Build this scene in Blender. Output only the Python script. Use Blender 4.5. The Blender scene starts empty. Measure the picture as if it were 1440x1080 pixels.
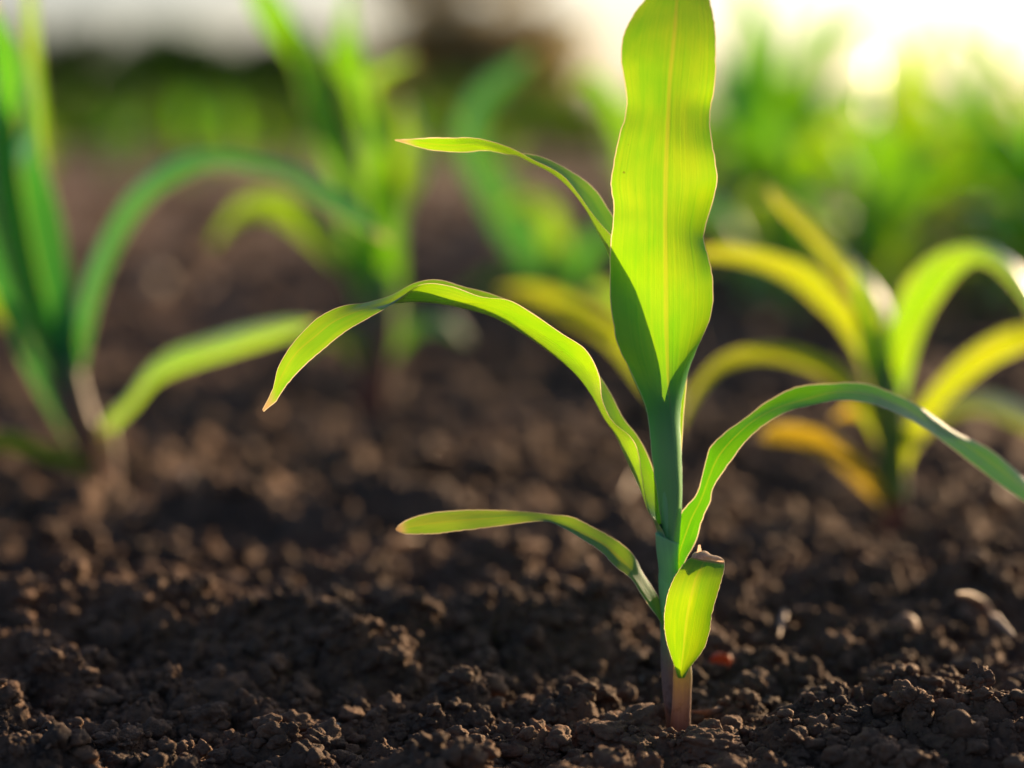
import bpy, math, random
import numpy as np
from mathutils import Vector, Matrix

random.seed(7)
rng = np.random.default_rng(7)
scene = bpy.context.scene
COL = scene.collection
R = math.radians

# ------------------------------------------------------------------ camera
LENS, SENS = 85.0, 36.0
FPX = LENS / SENS * 1440.0           # focal length in photo pixels
PITCH = math.atan((540 - 190) / FPX)
CAM = np.array([0.0, -0.68, 0.1716])
FWD = np.array([0, math.cos(PITCH), -math.sin(PITCH)])
UP = np.array([0, math.sin(PITCH), math.cos(PITCH)])
RT = np.array([1.0, 0, 0])


def W(px, py, Y=0.0):
    """world point on the vertical plane y = Y seen at photo pixel px, py"""
    d = FWD + RT * (px - 720) / FPX + UP * (540 - py) / FPX
    return CAM + d * ((Y - CAM[1]) / d[1])


def G(px, py, z=0.0):
    """world point on the ground seen at photo pixel px, py"""
    d = FWD + RT * (px - 720) / FPX + UP * (540 - py) / FPX
    return CAM + d * ((z - CAM[2]) / d[2])


cd = bpy.data.cameras.new("camera")
cam = bpy.data.objects.new("camera", cd)
COL.objects.link(cam)
cam.location = CAM
cam.rotation_euler = (math.pi / 2 - PITCH, 0, 0)
cd.lens, cd.sensor_width, cd.sensor_fit = LENS, SENS, 'HORIZONTAL'
cd.clip_start, cd.clip_end = 0.01, 3000
cd.dof.use_dof = True
cd.dof.focus_distance = 0.672
cd.dof.aperture_fstop = 4.6
scene.camera = cam

# ------------------------------------------------------------------ light
SUN_EL, SUN_AZ = R(12.5), R(38)        # azimuth: clockwise from +Y (view direction)
world = bpy.data.worlds.new("World")
scene.world = world
world.use_nodes = True
nt = world.node_tree
bg = nt.nodes['Background']
sky = nt.nodes.new('ShaderNodeTexSky')
sky.sky_type = 'NISHITA'
sky.sun_disc = False
sky.sun_elevation = SUN_EL
sky.sun_rotation = SUN_AZ
sky.air_density = 0.7
sky.dust_density = 3.0
sky.ozone_density = 2.2
nt.links.new(sky.outputs[0], bg.inputs[0])
bg.inputs[1].default_value = 0.074
sl = bpy.data.lights.new("sun", 'SUN')
sl.energy = 5.0
sl.angle = R(0.5)
sl.color = (1.0, 0.68, 0.38)
sun = bpy.data.objects.new("sun", sl)
COL.objects.link(sun)
sdir = Vector((math.sin(SUN_AZ) * math.cos(SUN_EL), math.cos(SUN_AZ) * math.cos(SUN_EL), math.sin(SUN_EL)))
sun.rotation_euler = sdir.to_track_quat('Z', 'Y').to_euler()
sun.location = (1, 2, 2)

vs = scene.view_settings
vs.view_transform = 'Standard'
vs.look = 'None'
vs.gamma = 1
vs.exposure = 1.25
vs.use_curve_mapping = False
scene.cycles.use_denoising = True
scene.cycles.max_bounces = 10
scene.cycles.transmission_bounces = 8

# ------------------------------------------------------------------ noise in numpy


def _hash(ix, iy, k):
    h = (ix.astype(np.int64) * 374761393 + iy.astype(np.int64) * 668265263 + k * 974634541) & 0x7FFFFFFF
    h = ((h ^ (h >> 13)) * 1274126177) & 0x7FFFFFFF
    h = h ^ (h >> 16)
    return (h & 0xFFFFF) / float(0xFFFFF)


def vnoise(x, y, k=0):
    ix, iy = np.floor(x), np.floor(y)
    fx, fy = x - ix, y - iy
    fx = fx * fx * fx * (fx * (fx * 6 - 15) + 10)
    fy = fy * fy * fy * (fy * (fy * 6 - 15) + 10)
    a, b = _hash(ix, iy, k), _hash(ix + 1, iy, k)
    c, d = _hash(ix, iy + 1, k), _hash(ix + 1, iy + 1, k)
    return (a + (b - a) * fx) * (1 - fy) + (c + (d - c) * fx) * fy - 0.5


def fbm(x, y, octv=4, k=0):
    s, a = 0, 1.0
    for o in range(octv):
        s = s + a * vnoise(x * 2 ** o + 17.3 * o, y * 2 ** o + 5.1 * o, k + o)
        a *= 0.5
    return s


def lumps(x, y, cell, k, dens=0.7):
    """rounded clods on a jittered lattice, height relative to cell"""
    ix, iy = np.floor(x / cell), np.floor(y / cell)
    out = np.zeros_like(x)
    for dx in (-1, 0, 1):
        for dy in (-1, 0, 1):
            cx, cy = ix + dx, iy + dy
            px = (cx + 0.15 + 0.7 * _hash(cx, cy, k)) * cell
            py = (cy + 0.15 + 0.7 * _hash(cx, cy, k + 1)) * cell
            r = cell * (0.25 + 0.5 * _hash(cx, cy, k + 2) ** 1.5)
            on = _hash(cx, cy, k + 3) < dens
            d2 = (x - px) ** 2 + (y - py) ** 2
            h = np.sqrt(np.maximum(0, r * r - d2)) * on
            out = np.maximum(out, h)
    return out


BASE = W(957, 1036, 0.0)             # foot of the main seedling


def ground_h(x, y):
    dist = np.hypot(x - BASE[0], y - BASE[1])
    m = np.clip((dist - 0.015) / 0.10, 0, 1)
    z = 0.016 * fbm(x * 7 + 3.1, y * 9 + 1.7, 3, 11) * m
    far = np.clip((y - 0.6) / 1.5, 0, 1)
    z = z + far * 0.05 * fbm(x * 2.1, y * 2.6, 3, 51)
    # low ridge of loose soil crossing in front, left of the seedling
    rx = np.clip((0.06 - x) / 0.10, 0, 1)
    z = z + 0.015 * np.exp(-((y - 0.10 - 0.02 * np.sin(x * 30)) / 0.035) ** 2) * rx
    fade = np.exp(-np.maximum(0, y - 0.8) / 3.0)
    z = z + 0.006 * fbm(x * 38, y * 38, 4, 21) * fade
    warp = 0.004 * fbm(x * 90, y * 90, 2, 31)
    warp2 = 0.004 * fbm(x * 90 + 40, y * 90, 2, 36)
    z = z + 0.45 * lumps(x + warp, y + warp2, 0.034, 101, 0.45) * fade * np.clip((dist - .02) / .03, 0, 1)
    z = z + 0.75 * lumps(x + warp * .7, y + warp2 * .7, 0.014, 111, 0.6) * fade
    z = z + 0.75 * lumps(x + warp * .4, y + warp2 * .4, 0.006, 121, 0.7) * fade
    z = z + 0.7 * lumps(x + warp * .3, y + warp2 * .3, 0.0028, 131, 0.75) * np.exp(-np.maximum(0, y - 0.2) / 0.3)
    z = z * (0.25 + 0.75 * np.clip((dist - 0.004) / 0.030, 0, 1))
    z = z + 0.0011 * fbm(x * 420, y * 420, 3, 41) * fade
    return z


_H0 = float(ground_h(np.array([BASE[0]]), np.array([BASE[1]]))[0])


def gz(x, y):
    return float(ground_h(np.array([float(x)]), np.array([float(y)]))[0]) - _H0 * 0.6


# ------------------------------------------------------------------ helpers


def link(o, parent=None):
    COL.objects.link(o)
    if parent is not None:
        o.parent = parent
    return o


def tag(o, label=None, cat=None, group=None, kind=None):
    if label:
        o["label"] = label
    if cat:
        o["category"] = cat
    if group:
        o["group"] = group
    if kind:
        o["kind"] = kind
    return o


def empty(name, loc, label=None, cat=None, group=None, rz=0.0):
    o = bpy.data.objects.new(name, None)
    o.empty_display_size = 0.02
    link(o)
    o.location = loc
    o.rotation_euler = (0, 0, rz)
    return tag(o, label, cat, group)


def np_mesh(name, verts, faces, mats, fmat=None, uv=None, smooth=True, uv2=None):
    """verts (n,3); faces (m,3|4) array; uv per vertex (n,2)"""
    me = bpy.data.meshes.new(name)
    verts = np.asarray(verts, dtype=np.float32)
    faces = np.asarray(faces, dtype=np.int32)
    m, k = faces.shape
    me.vertices.add(len(verts))
    me.vertices.foreach_set("co", verts.ravel())
    me.loops.add(m * k)
    me.loops.foreach_set("vertex_index", faces.ravel())
    me.polygons.add(m)
    me.polygons.foreach_set("loop_start", np.arange(0, m * k, k, dtype=np.int32))
    me.polygons.foreach_set("loop_total", np.full(m, k, dtype=np.int32))
    if smooth:
        me.polygons.foreach_set("use_smooth", np.ones(m, dtype=bool))
    if fmat is not None:
        me.polygons.foreach_set("material_index", np.asarray(fmat, dtype=np.int32))
    if uv is not None:
        l = me.uv_layers.new(name="UVMap")
        l.data.foreach_set("uv", np.asarray(uv, dtype=np.float32)[faces.ravel()].ravel())
    if uv2 is not None:
        l = me.uv_layers.new(name="Edge")
        l.data.foreach_set("uv", np.asarray(uv2, dtype=np.float32)[faces.ravel()].ravel())
    for mt in mats:
        me.materials.append(mt)
    me.update()
    me.validate()
    return me


def catmull(P, n):
    """resample control rows P (k,...) to n rows, Catmull-Rom, spaced by arc length of the middle column"""
    P = np.asarray(P, float)
    k = len(P)
    Q = np.concatenate([[2 * P[0] - P[1]], P, [2 * P[-1] - P[-2]]])
    mid = P if P.ndim == 2 else P[:, P.shape[1] // 2]
    s = np.concatenate([[0], np.cumsum(np.linalg.norm(np.diff(mid, axis=0), axis=1) + 1e-6)])
    out = []
    for t in np.linspace(0, s[-1], n):
        i = int(min(k - 2, max(0, np.searchsorted(s, t, side='right') - 1)))
        f = (t - s[i]) / (s[i + 1] - s[i])
        p0, p1, p2, p3 = Q[i], Q[i + 1], Q[i + 2], Q[i + 3]
        out.append(0.5 * (2 * p1 + (p2 - p0) * f + (2 * p0 - 5 * p1 + 4 * p2 - p3) * f * f
                          + (3 * p1 - p0 - 3 * p2 + p3) * f ** 3))
    return np.array(out)


def tube_arrays(path, rad, seg=8, squash=None):
    path = np.asarray(path, float)
    n = len(path)
    tan = np.gradient(path, axis=0)
    tan /= np.linalg.norm(tan, axis=1)[:, None] + 1e-12
    ref = np.array([0.0, 1.0, 0.02])
    V = []
    for i in range(n):
        a = np.cross(tan[i], ref)
        if np.linalg.norm(a) < 1e-3:
            a = np.cross(tan[i], np.array([1.0, 0, 0]))
        a /= np.linalg.norm(a)
        b = np.cross(tan[i], a)
        sq = 1.0 if squash is None else squash
        for j in range(seg):
            th = 2 * math.pi * j / seg
            V.append(path[i] + rad[i] * (math.cos(th) * a + sq * math.sin(th) * b))
    F = []
    for i in range(n - 1):
        for j in range(seg):
            F.append((i * seg + j, i * seg + (j + 1) % seg, (i + 1) * seg + (j + 1) % seg, (i + 1) * seg + j))
    uv = [(j / seg, i / max(1, n - 1)) for i in range(n) for j in range(seg)]
    return np.array(V), np.array(F), np.array(uv)


def ribbon(name, LMR, parent, mats, n=70, cols=13, vee=0.5, ripple=0.0, margin=0.0002, seed=0,
           split=None, jag=0.00006):
    """leaf blade from control rows of (left margin, midrib, right margin) world points"""
    rows = catmull(np.asarray(LMR, float), n)
    rs = np.random.default_rng(seed + 100)
    t = np.linspace(-1, 1, cols)
    t = np.sign(t) * (1 - (1 - np.abs(t)) ** 1.25)
    if split:
        cm = cols // 2
        t[cm - 1], t[cm + 1] = -split[0], split[0]
    L, M, Rr = rows[:, 0], rows[:, 1], rows[:, 2]
    quad = (L[:, None] * (t * (t - 1) / 2)[None, :, None] + M[:, None] * (1 - t * t)[None, :, None]
            + Rr[:, None] * (t * (t + 1) / 2)[None, :, None])
    lin = np.where(t[None, :, None] < 0, M[:, None] + (L - M)[:, None] * (-t)[None, :, None],
                   M[:, None] + (Rr - M)[:, None] * t[None, :, None])
    P = quad * (1 - vee) + lin * vee
    if ripple > 0:
        du = np.gradient(P, axis=1)
        dv = np.gradient(P, axis=0)
        nr = np.cross(du, dv)
        nr /= np.linalg.norm(nr, axis=2)[:, :, None] + 1e-12
        s = np.concatenate([[0], np.cumsum(np.linalg.norm(np.diff(M, axis=0), axis=1))])
        env = np.sin(np.linspace(0.08, 1, n) * math.pi) ** 0.5
        for side in (-1, 1):
            ph = rs.uniform(0, 6.28)
            wv = np.sin(s / 0.0125 + ph + 1.5 * np.sin(s / 0.031 + ph * 2)) * env
            w = np.clip(t * side, 0, 1) ** 1.8
            P = P + nr * (wv[:, None] * w[None, :] * ripple)[:, :, None]
        P = P + nr * (ripple * 0.35 * np.sin(s / 0.02 + rs.uniform(0, 6))[:, None]
                      * np.cos(t * 5 + rs.uniform(0, 6))[None, :])[:, :, None]
    if jag > 0:
        wdt = P[:, -1] - P[:, 0]
        wdt /= np.linalg.norm(wdt, axis=1)[:, None] + 1e-9
        for e, sg in ((0, -1), (-1, 1)):
            jj = rs.normal(size=n) * jag
            jj = jj + 2.0 * jag * (rs.random(n) > 0.97) * -1
            P[:, e] += wdt * (sg * jj)[:, None]
    V = P.reshape(-1, 3)
    idx = np.arange(n * cols).reshape(n, cols)
    F = np.stack([idx[:-1, :-1], idx[:-1, 1:], idx[1:, 1:], idx[1:, :-1]], -1).reshape(-1, 4)
    s = np.concatenate([[0], np.cumsum(np.linalg.norm(np.diff(M, axis=0), axis=1))])
    uv = np.stack([np.broadcast_to((t + 1) / 2, (n, cols)), np.broadcast_to((s / 0.025)[:, None], (n, cols))], -1).reshape(-1, 2)
    seg = np.linalg.norm(np.diff(P, axis=1), axis=2)
    cum = np.concatenate([np.zeros((n, 1)), np.cumsum(seg, axis=1)], 1)
    edge = np.minimum(cum, cum[:, -1:] - cum) * 1000.0 / max(margin * 1000.0, 1e-3)
    if margin <= 0:
        edge = edge + 99.0
    uv2 = np.stack([edge, np.broadcast_to((s / s[-1])[:, None], (n, cols))], -1).reshape(-1, 2)
    if split:
        col = np.tile(np.arange(cols - 1), n - 1)
        isr = (col == cm - 1) | (col == cm)
        mr = np_mesh('midrib', V, F[isr], [split[1]], None, uv, True, uv2)
        F = F[~isr]
    me = np_mesh(name, V, F, mats[:1], None, uv, True, uv2)
    o = link(bpy.data.objects.new(name, me), parent)
    if split:
        return o, P, link(bpy.data.objects.new('midrib', mr), o)
    return o, P


def px_rows(rows, Y0):
    """rows of ((px,py,mm),(px,py,mm),(px,py,mm)) -> world"""
    return np.array([[W(p[0], p[1], Y0 + p[2] / 1000.0) for p in r] for r in rows])


def px_center_rows(pts, Y0, fold=0.25, tilt=0.15):
    """centre-line (px,py,width px, depth mm) -> left/mid/right world rows"""
    P = np.array([W(p[0], p[1], Y0 + p[3] / 1000.0) for p in pts])
    wpx = np.array([p[2] for p in pts])
    dist = np.array([(Y0 + p[3] / 1000.0 - CAM[1]) for p in pts])
    w = wpx * dist / FPX
    tan = np.gradient(P, axis=0)
    tan /= np.linalg.norm(tan, axis=1)[:, None]
    view = np.array([0, 1.0, 0])
    side = np.cross(tan, view)
    side /= np.linalg.norm(side, axis=1)[:, None] + 1e-9
    tl = np.array([p[4] if len(p) > 4 else tilt for p in pts])
    L = P - side * (w / 2)[:, None] + view * (w * (fold - tl))[:, None]
    Rr = P + side * (w / 2)[:, None] + view * (w * (fold + tl))[:, None]
    return np.stack([L, P, Rr], 1)


# ------------------------------------------------------------------ materials


def new_mat(name):
    m = bpy.data.materials.new(name)
    m.use_nodes = True
    t = m.node_tree
    t.nodes.clear()
    return m, t


class NB:
    """tiny node builder"""

    def __init__(s, t):
        s.t = t

    def n(s, kind, **kw):
        o = s.t.nodes.new(kind)
        for k, v in kw.items():
            setattr(o, k, v)
        return o

    def l(s, a, b):
        s.t.links.new(a, b)

    def math(s, op, a, b=None, clamp=False):
        o = s.n('ShaderNodeMath', operation=op, use_clamp=clamp)
        for i, v in enumerate((a, b)):
            if v is None:
                continue
            if isinstance(v, (int, float)):
                o.inputs[i].default_value = v
            else:
                s.l(v, o.inputs[i])
        return o.outputs[0]

    def mix(s, fac, a, b):
        o = s.n('ShaderNodeMix', data_type='RGBA')
        for i, v in ((0, fac), (6, a), (7, b)):
            if isinstance(v, (int, float)):
                o.inputs[i].default_value = v
            elif isinstance(v, tuple):
                o.inputs[i].default_value = (*v, 1)
            else:
                s.l(v, o.inputs[i])
        return o.outputs[2]

    def noise(s, vec, scale, detail=3, rough=0.5):
        o = s.n('ShaderNodeTexNoise')
        o.inputs['Scale'].default_value = scale
        o.inputs['Detail'].default_value = detail
        o.inputs['Roughness'].default_value = rough
        if vec is not None:
            s.l(vec, o.inputs['Vector'])
        return o.outputs[0]

    def ramp(s, fac, lo, hi):
        o = s.n('ShaderNodeMapRange')
        o.interpolation_type = 'SMOOTHSTEP'
        s.l(fac, o.inputs[0])
        o.inputs[1].default_value = lo
        o.inputs[2].default_value = hi
        return o.outputs[0]


def leaf_material(name, refl=(0.022, 0.25, 0.06), trans=(0.08, 0.44, 0.001), trans2=(0.42, 0.57, 0.001),
                  rib=(0.42, 0.46, 0.02), gloss=0.38, tmix=0.56, ribw=0.035, spec=0.3, margin=True, sheath_v=0.0):
    m, t = new_mat(name)
    b = NB(t)
    uvn = b.n('ShaderNodeUVMap', uv_map='UVMap')
    uve = b.n('ShaderNodeUVMap', uv_map='Edge')
    sepe = b.n('ShaderNodeSeparateXYZ')
    b.l(uve.outputs[0], sepe.inputs[0])
    sep = b.n('ShaderNodeSeparateXYZ')
    b.l(uvn.outputs[0], sep.inputs[0])
    u, v = sep.outputs[0], sep.outputs[1]
    mp = b.n('ShaderNodeMapping')
    b.l(uvn.outputs[0], mp.inputs[0])
    mp.inputs['Scale'].default_value = (34, 0.35, 1)
    veins = b.noise(mp.outputs[0], 1.0, 3, 0.6)
    mp2 = b.n('ShaderNodeMapping')
    b.l(uvn.outputs[0], mp2.inputs[0])
    mp2.inputs['Scale'].default_value = (1.6, 0.55, 1)
    patch = b.noise(mp2.outputs[0], 1.3, 3, 0.55)
    mp3 = b.n('ShaderNodeMapping')
    b.l(uvn.outputs[0], mp3.inputs[0])
    mp3.inputs['Scale'].default_value = (90, 6, 1)
    speck = b.noise(mp3.outputs[0], 1.0, 2, 0.6)
    ctr = b.math('ABSOLUTE', b.math('SUBTRACT', u, 0.5))
    ribm = b.math('SUBTRACT', 1.0, b.ramp(ctr, ribw * 0.35, ribw))
    k = b.math('ADD', b.math('MULTIPLY', veins, 0.34), b.math('MULTIPLY', patch, 0.86))
    kk = b.ramp(k, 0.12, 1.02)
    tc = b.mix(kk, trans, trans2)
    tc = b.mix(b.math('MULTIPLY', b.ramp(speck, 0.62, 0.75), 0.18), tc, tuple(c * 0.6 for c in trans))
    tc = b.mix(b.math('MULTIPLY', ribm, 0.45), tc, rib)
    rc = b.mix(kk, refl, tuple(min(1, c * 1.5 + 0.006) for c in refl))
    rc = b.mix(b.math('MULTIPLY', ribm, 0.35), rc, (0.16, 0.24, 0.09))
    tm = None
    if sheath_v:
        sh = b.math('SUBTRACT', 1.0, b.ramp(v, sheath_v * 0.55, sheath_v * 1.25))
        rc = b.mix(sh, rc, (0.22, 0.50, 0.17))
        tc = b.mix(sh, tc, (0.06, 0.26, 0.02))
        tm = b.math('SUBTRACT', tmix, b.math('MULTIPLY', sh, tmix - 0.16))
    if margin:
        tip = b.ramp(b.math('ADD', sepe.outputs[1], b.math('MULTIPLY', veins, 0.02)), 0.965, 1.005)
        tc = b.mix(tip, tc, (0.55, 0.36, 0.16))
        rc = b.mix(tip, rc, (0.36, 0.27, 0.18))
        oc = b.n('ShaderNodeTexCoord')
        dots = b.ramp(b.noise(oc.outputs['Object'], 480, 2, 0.5), 0.755, 0.785)
        tc = b.mix(b.math('MULTIPLY', dots, 0.55), tc, (0.10, 0.09, 0.02))
        rc = b.mix(b.math('MULTIPLY', dots, 0.7), rc, (0.09, 0.07, 0.04))
        em = b.math('SUBTRACT', 1.0, b.ramp(sepe.outputs[0], 0.55, 1.1))
        tc = b.mix(em, tc, (0.72, 0.60, 0.36))
        rc = b.mix(em, rc, (0.50, 0.44, 0.36))
    bump = b.n('ShaderNodeBump')
    bump.inputs['Strength'].default_value = 0.35
    bump.inputs['Distance'].default_value = 0.0004
    b.l(b.math('ADD', veins, b.math('MULTIPLY', speck, 0.25)), bump.inputs['Height'])
    df = b.n('ShaderNodeBsdfDiffuse')
    tr = b.n('ShaderNodeBsdfTranslucent')
    gl = b.n('ShaderNodeBsdfGlossy')
    b.l(rc, df.inputs[0])
    b.l(tc, tr.inputs[0])
    gl.inputs['Color'].default_value = (0.9, 0.95, 1, 1)
    b.l(b.math('ADD', b.math('MULTIPLY', patch, 0.25), gloss - 0.12), gl.inputs['Roughness'])
    for s in (df, tr, gl):
        b.l(bump.outputs[0], s.inputs['Normal'])
    mx = b.n('ShaderNodeMixShader')
    mx.inputs[0].default_value = tmix
    if tm is not None:
        b.l(tm, mx.inputs[0])
    b.l(df.outputs[0], mx.inputs[1])
    b.l(tr.outputs[0], mx.inputs[2])
    fr = b.n('ShaderNodeFresnel')
    fr.inputs[0].default_value = 1.42
    b.l(bump.outputs[0], fr.inputs['Normal'])
    mg = b.n('ShaderNodeMixShader')
    b.l(b.math('MULTIPLY', fr.outputs[0], spec * 1.6, True), mg.inputs[0])
    b.l(mx.outputs[0], mg.inputs[1])
    b.l(gl.outputs[0], mg.inputs[2])
    out = b.n('ShaderNodeOutputMaterial')
    b.l(mg.outputs[0], out.inputs[0])
    return m


def simple_translucent(name, dif, tr_, mixf=0.5, nscale=200, rough=0.5, spec=0.3):
    m, t = new_mat(name)
    b = NB(t)
    co = b.n('ShaderNodeTexCoord')
    nz = b.noise(co.outputs['Object'], nscale, 4, 0.6)
    f = b.ramp(nz, 0.3, 0.7)
    df = b.n('ShaderNodeBsdfDiffuse')
    tr = b.n('ShaderNodeBsdfTranslucent')
    b.l(b.mix(f, tuple(c * 0.65 for c in dif), dif), df.inputs[0])
    b.l(b.mix(f, tuple(c * 0.75 for c in tr_), tr_), tr.inputs[0])
    bump = b.n('ShaderNodeBump')
    bump.inputs['Strength'].default_value = 0.4
    bump.inputs['Distance'].default_value = 0.0005
    b.l(nz, bump.inputs['Height'])
    mx = b.n('ShaderNodeMixShader')
    mx.inputs[0].default_value = mixf
    b.l(df.outputs[0], mx.inputs[1])
    b.l(tr.outputs[0], mx.inputs[2])
    gl = b.n('ShaderNodeBsdfGlossy')
    gl.inputs['Roughness'].default_value = rough
    fr = b.n('ShaderNodeFresnel')
    fr.inputs[0].default_value = 1.4
    for s in (df, gl):
        b.l(bump.outputs[0], s.inputs['Normal'])
    mg = b.n('ShaderNodeMixShader')
    b.l(b.math('MULTIPLY', fr.outputs[0], spec * 2, True), mg.inputs[0])
    b.l(mx.outputs[0], mg.inputs[1])
    b.l(gl.outputs[0], mg.inputs[2])
    out = b.n('ShaderNodeOutputMaterial')
    b.l(mg.outputs[0], out.inputs[0])
    return m


def soil_material(name, dark=(0.044, 0.030, 0.022), light=(0.175, 0.094, 0.054)):
    m, t = new_mat(name)
    b = NB(t)
    geo = b.n('ShaderNodeNewGeometry')
    p = geo.outputs['Position']
    n1 = b.noise(p, 55, 5, 0.6)
    n2 = b.noise(p, 420, 4, 0.65)
    n3 = b.noise(p, 6, 3, 0.5)
    n4 = b.noise(p, 1500, 3, 0.6)
    f = b.math('ADD', b.math('MULTIPLY', n1, 0.5), b.math('ADD', b.math('MULTIPLY', n2, 0.35), b.math('MULTIPLY', n3, 0.25)))
    c = b.mix(b.ramp(f, 0.38, 0.72), dark, light)
    c = b.mix(b.math('MULTIPLY', b.ramp(n2, 0.62, 0.75), 0.35), c, (0.17, 0.12, 0.09))
    bs = b.n('ShaderNodeBsdfPrincipled')
    b.l(c, bs.inputs['Base Color'])
    bs.inputs['Roughness'].default_value = 0.85
    bs.inputs['Specular IOR Level'].default_value = 0.25
    bump = b.n('ShaderNodeBump')
    bump.inputs['Strength'].default_value = 0.8
    bump.inputs['Distance'].default_value = 0.0012
    b.l(b.math('ADD', n2, b.math('MULTIPLY', n4, 0.5)), bump.inputs['Height'])
    b.l(bump.outputs[0], bs.inputs['Normal'])
    out = b.n('ShaderNodeOutputMaterial')
    b.l(bs.outputs[0], out.inputs[0])
    return m


M_LEAF = leaf_material('leaf_green')
M_LEAF_A = leaf_material('leaf_blade_sheath', sheath_v=1.75, spec=0.2)
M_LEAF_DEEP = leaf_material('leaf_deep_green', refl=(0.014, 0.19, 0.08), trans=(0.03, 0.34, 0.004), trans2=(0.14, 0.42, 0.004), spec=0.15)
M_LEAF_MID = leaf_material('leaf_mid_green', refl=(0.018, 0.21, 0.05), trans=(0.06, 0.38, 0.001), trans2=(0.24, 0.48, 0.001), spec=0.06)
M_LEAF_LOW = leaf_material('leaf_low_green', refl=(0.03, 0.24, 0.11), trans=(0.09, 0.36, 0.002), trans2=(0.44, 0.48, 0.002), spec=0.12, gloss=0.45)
M_LEAF_SHADE = leaf_material('leaf_shaded', refl=(0.03, 0.22, 0.10), trans=(0.02, 0.17, 0.02), trans2=(0.06, 0.24, 0.02), spec=0.2)  # darker copy of the leaf green, shade put into its colour
M_LEAF_SMALL = leaf_material('leaf_small', refl=(0.02, 0.22, 0.05), trans=(0.08, 0.36, 0.001), trans2=(0.40, 0.50, 0.001), spec=0.12)
M_LEAF_ROW = leaf_material('leaf_row_green', trans=(0.12, 0.46, 0.001), trans2=(0.48, 0.58, 0.001), spec=0.08)
M_SHEATH_LIT = leaf_material('sheath_sunlit', refl=(0.10, 0.26, 0.08), trans=(0.45, 0.55, 0.01), trans2=(0.62, 0.60, 0.02), margin=False, ribw=0.001, tmix=0.55, spec=0.15)  # brighter copy of the sheath, sunlit yellow put into its colour
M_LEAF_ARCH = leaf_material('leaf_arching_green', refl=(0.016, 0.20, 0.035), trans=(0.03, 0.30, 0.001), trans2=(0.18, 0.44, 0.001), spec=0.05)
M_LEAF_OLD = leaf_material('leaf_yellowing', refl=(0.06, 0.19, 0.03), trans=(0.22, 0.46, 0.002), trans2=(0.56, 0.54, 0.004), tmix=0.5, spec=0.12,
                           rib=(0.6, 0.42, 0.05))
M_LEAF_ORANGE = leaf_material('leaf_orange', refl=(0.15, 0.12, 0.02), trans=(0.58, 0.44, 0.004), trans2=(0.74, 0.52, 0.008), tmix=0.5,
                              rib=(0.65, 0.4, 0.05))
M_MARGIN = simple_translucent('leaf_margin', (0.50, 0.40, 0.26), (0.62, 0.46, 0.24), 0.5, 900, 0.4, 0.3)
M_RIB = leaf_material('leaf_midrib', sheath_v=1.7, refl=(0.07, 0.19, 0.08), trans=(0.22, 0.42, 0.006), trans2=(0.50, 0.56, 0.01), ribw=0.0001, margin=False)
M_SHEATH = leaf_material('sheath_green', margin=False, refl=(0.20, 0.46, 0.20), trans=(0.08, 0.28, 0.02), trans2=(0.12, 0.32, 0.02),
                         tmix=0.16, ribw=0.001, gloss=0.42)


def foot_material(name, low, mid, top, tlow, ttop, tmix=0.35):
    """basal sheath: pigment grading from purple at the soil to green above"""
    m, t = new_mat(name)
    b = NB(t)
    uvn = b.n('ShaderNodeUVMap', uv_map='UVMap')
    sep = b.n('ShaderNodeSeparateXYZ')
    b.l(uvn.outputs[0], sep.inputs[0])
    mp = b.n('ShaderNodeMapping')
    b.l(uvn.outputs[0], mp.inputs[0])
    mp.inputs['Scale'].default_value = (26, 1.4, 1)
    nz = b.noise(mp.outputs[0], 1.0, 4, 0.6)
    co = b.n('ShaderNodeTexCoord')
    dirt = b.noise(co.outputs['Object'], 420, 4, 0.6)
    v = b.math('ADD', sep.outputs[1], b.math('MULTIPLY', b.math('SUBTRACT', nz, 0.5), 0.35))
    c = b.mix(b.ramp(v, 0.12, 0.55), low, mid)
    c = b.mix(b.ramp(v, 0.60, 1.0), c, top)
    # soil splash that thins out upwards
    dm = b.math('MULTIPLY', b.ramp(dirt, 0.52, 0.66), b.math('SUBTRACT', 0.9, sep.outputs[1], True))
    c = b.mix(dm, c, (0.06, 0.042, 0.032))
    tc = b.mix(b.ramp(v, 0.2, 0.95), tlow, ttop)
    df = b.n('ShaderNodeBsdfDiffuse')
    tr = b.n('ShaderNodeBsdfTranslucent')
    gl = b.n('ShaderNodeBsdfGlossy')
    gl.inputs['Roughness'].default_value = 0.42
    b.l(c, df.inputs[0])
    b.l(tc, tr.inputs[0])
    bump = b.n('ShaderNodeBump')
    bump.inputs['Strength'].default_value = 0.4
    bump.inputs['Distance'].default_value = 0.0004
    b.l(b.math('ADD', nz, b.math('MULTIPLY', dm, 0.5)), bump.inputs['Height'])
    for q in (df, tr, gl):
        b.l(bump.outputs[0], q.inputs['Normal'])
    mx = b.n('ShaderNodeMixShader')
    mx.inputs[0].default_value = tmix
    b.l(df.outputs[0], mx.inputs[1])
    b.l(tr.outputs[0], mx.inputs[2])
    fr = b.n('ShaderNodeFresnel')
    fr.inputs[0].default_value = 1.4
    mg = b.n('ShaderNodeMixShader')
    b.l(b.math('MULTIPLY', fr.outputs[0], 0.6), mg.inputs[0])
    b.l(mx.outputs[0], mg.inputs[1])
    b.l(gl.outputs[0], mg.inputs[2])
    out = b.n('ShaderNodeOutputMaterial')
    b.l(mg.outputs[0], out.inputs[0])
    return m


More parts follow.
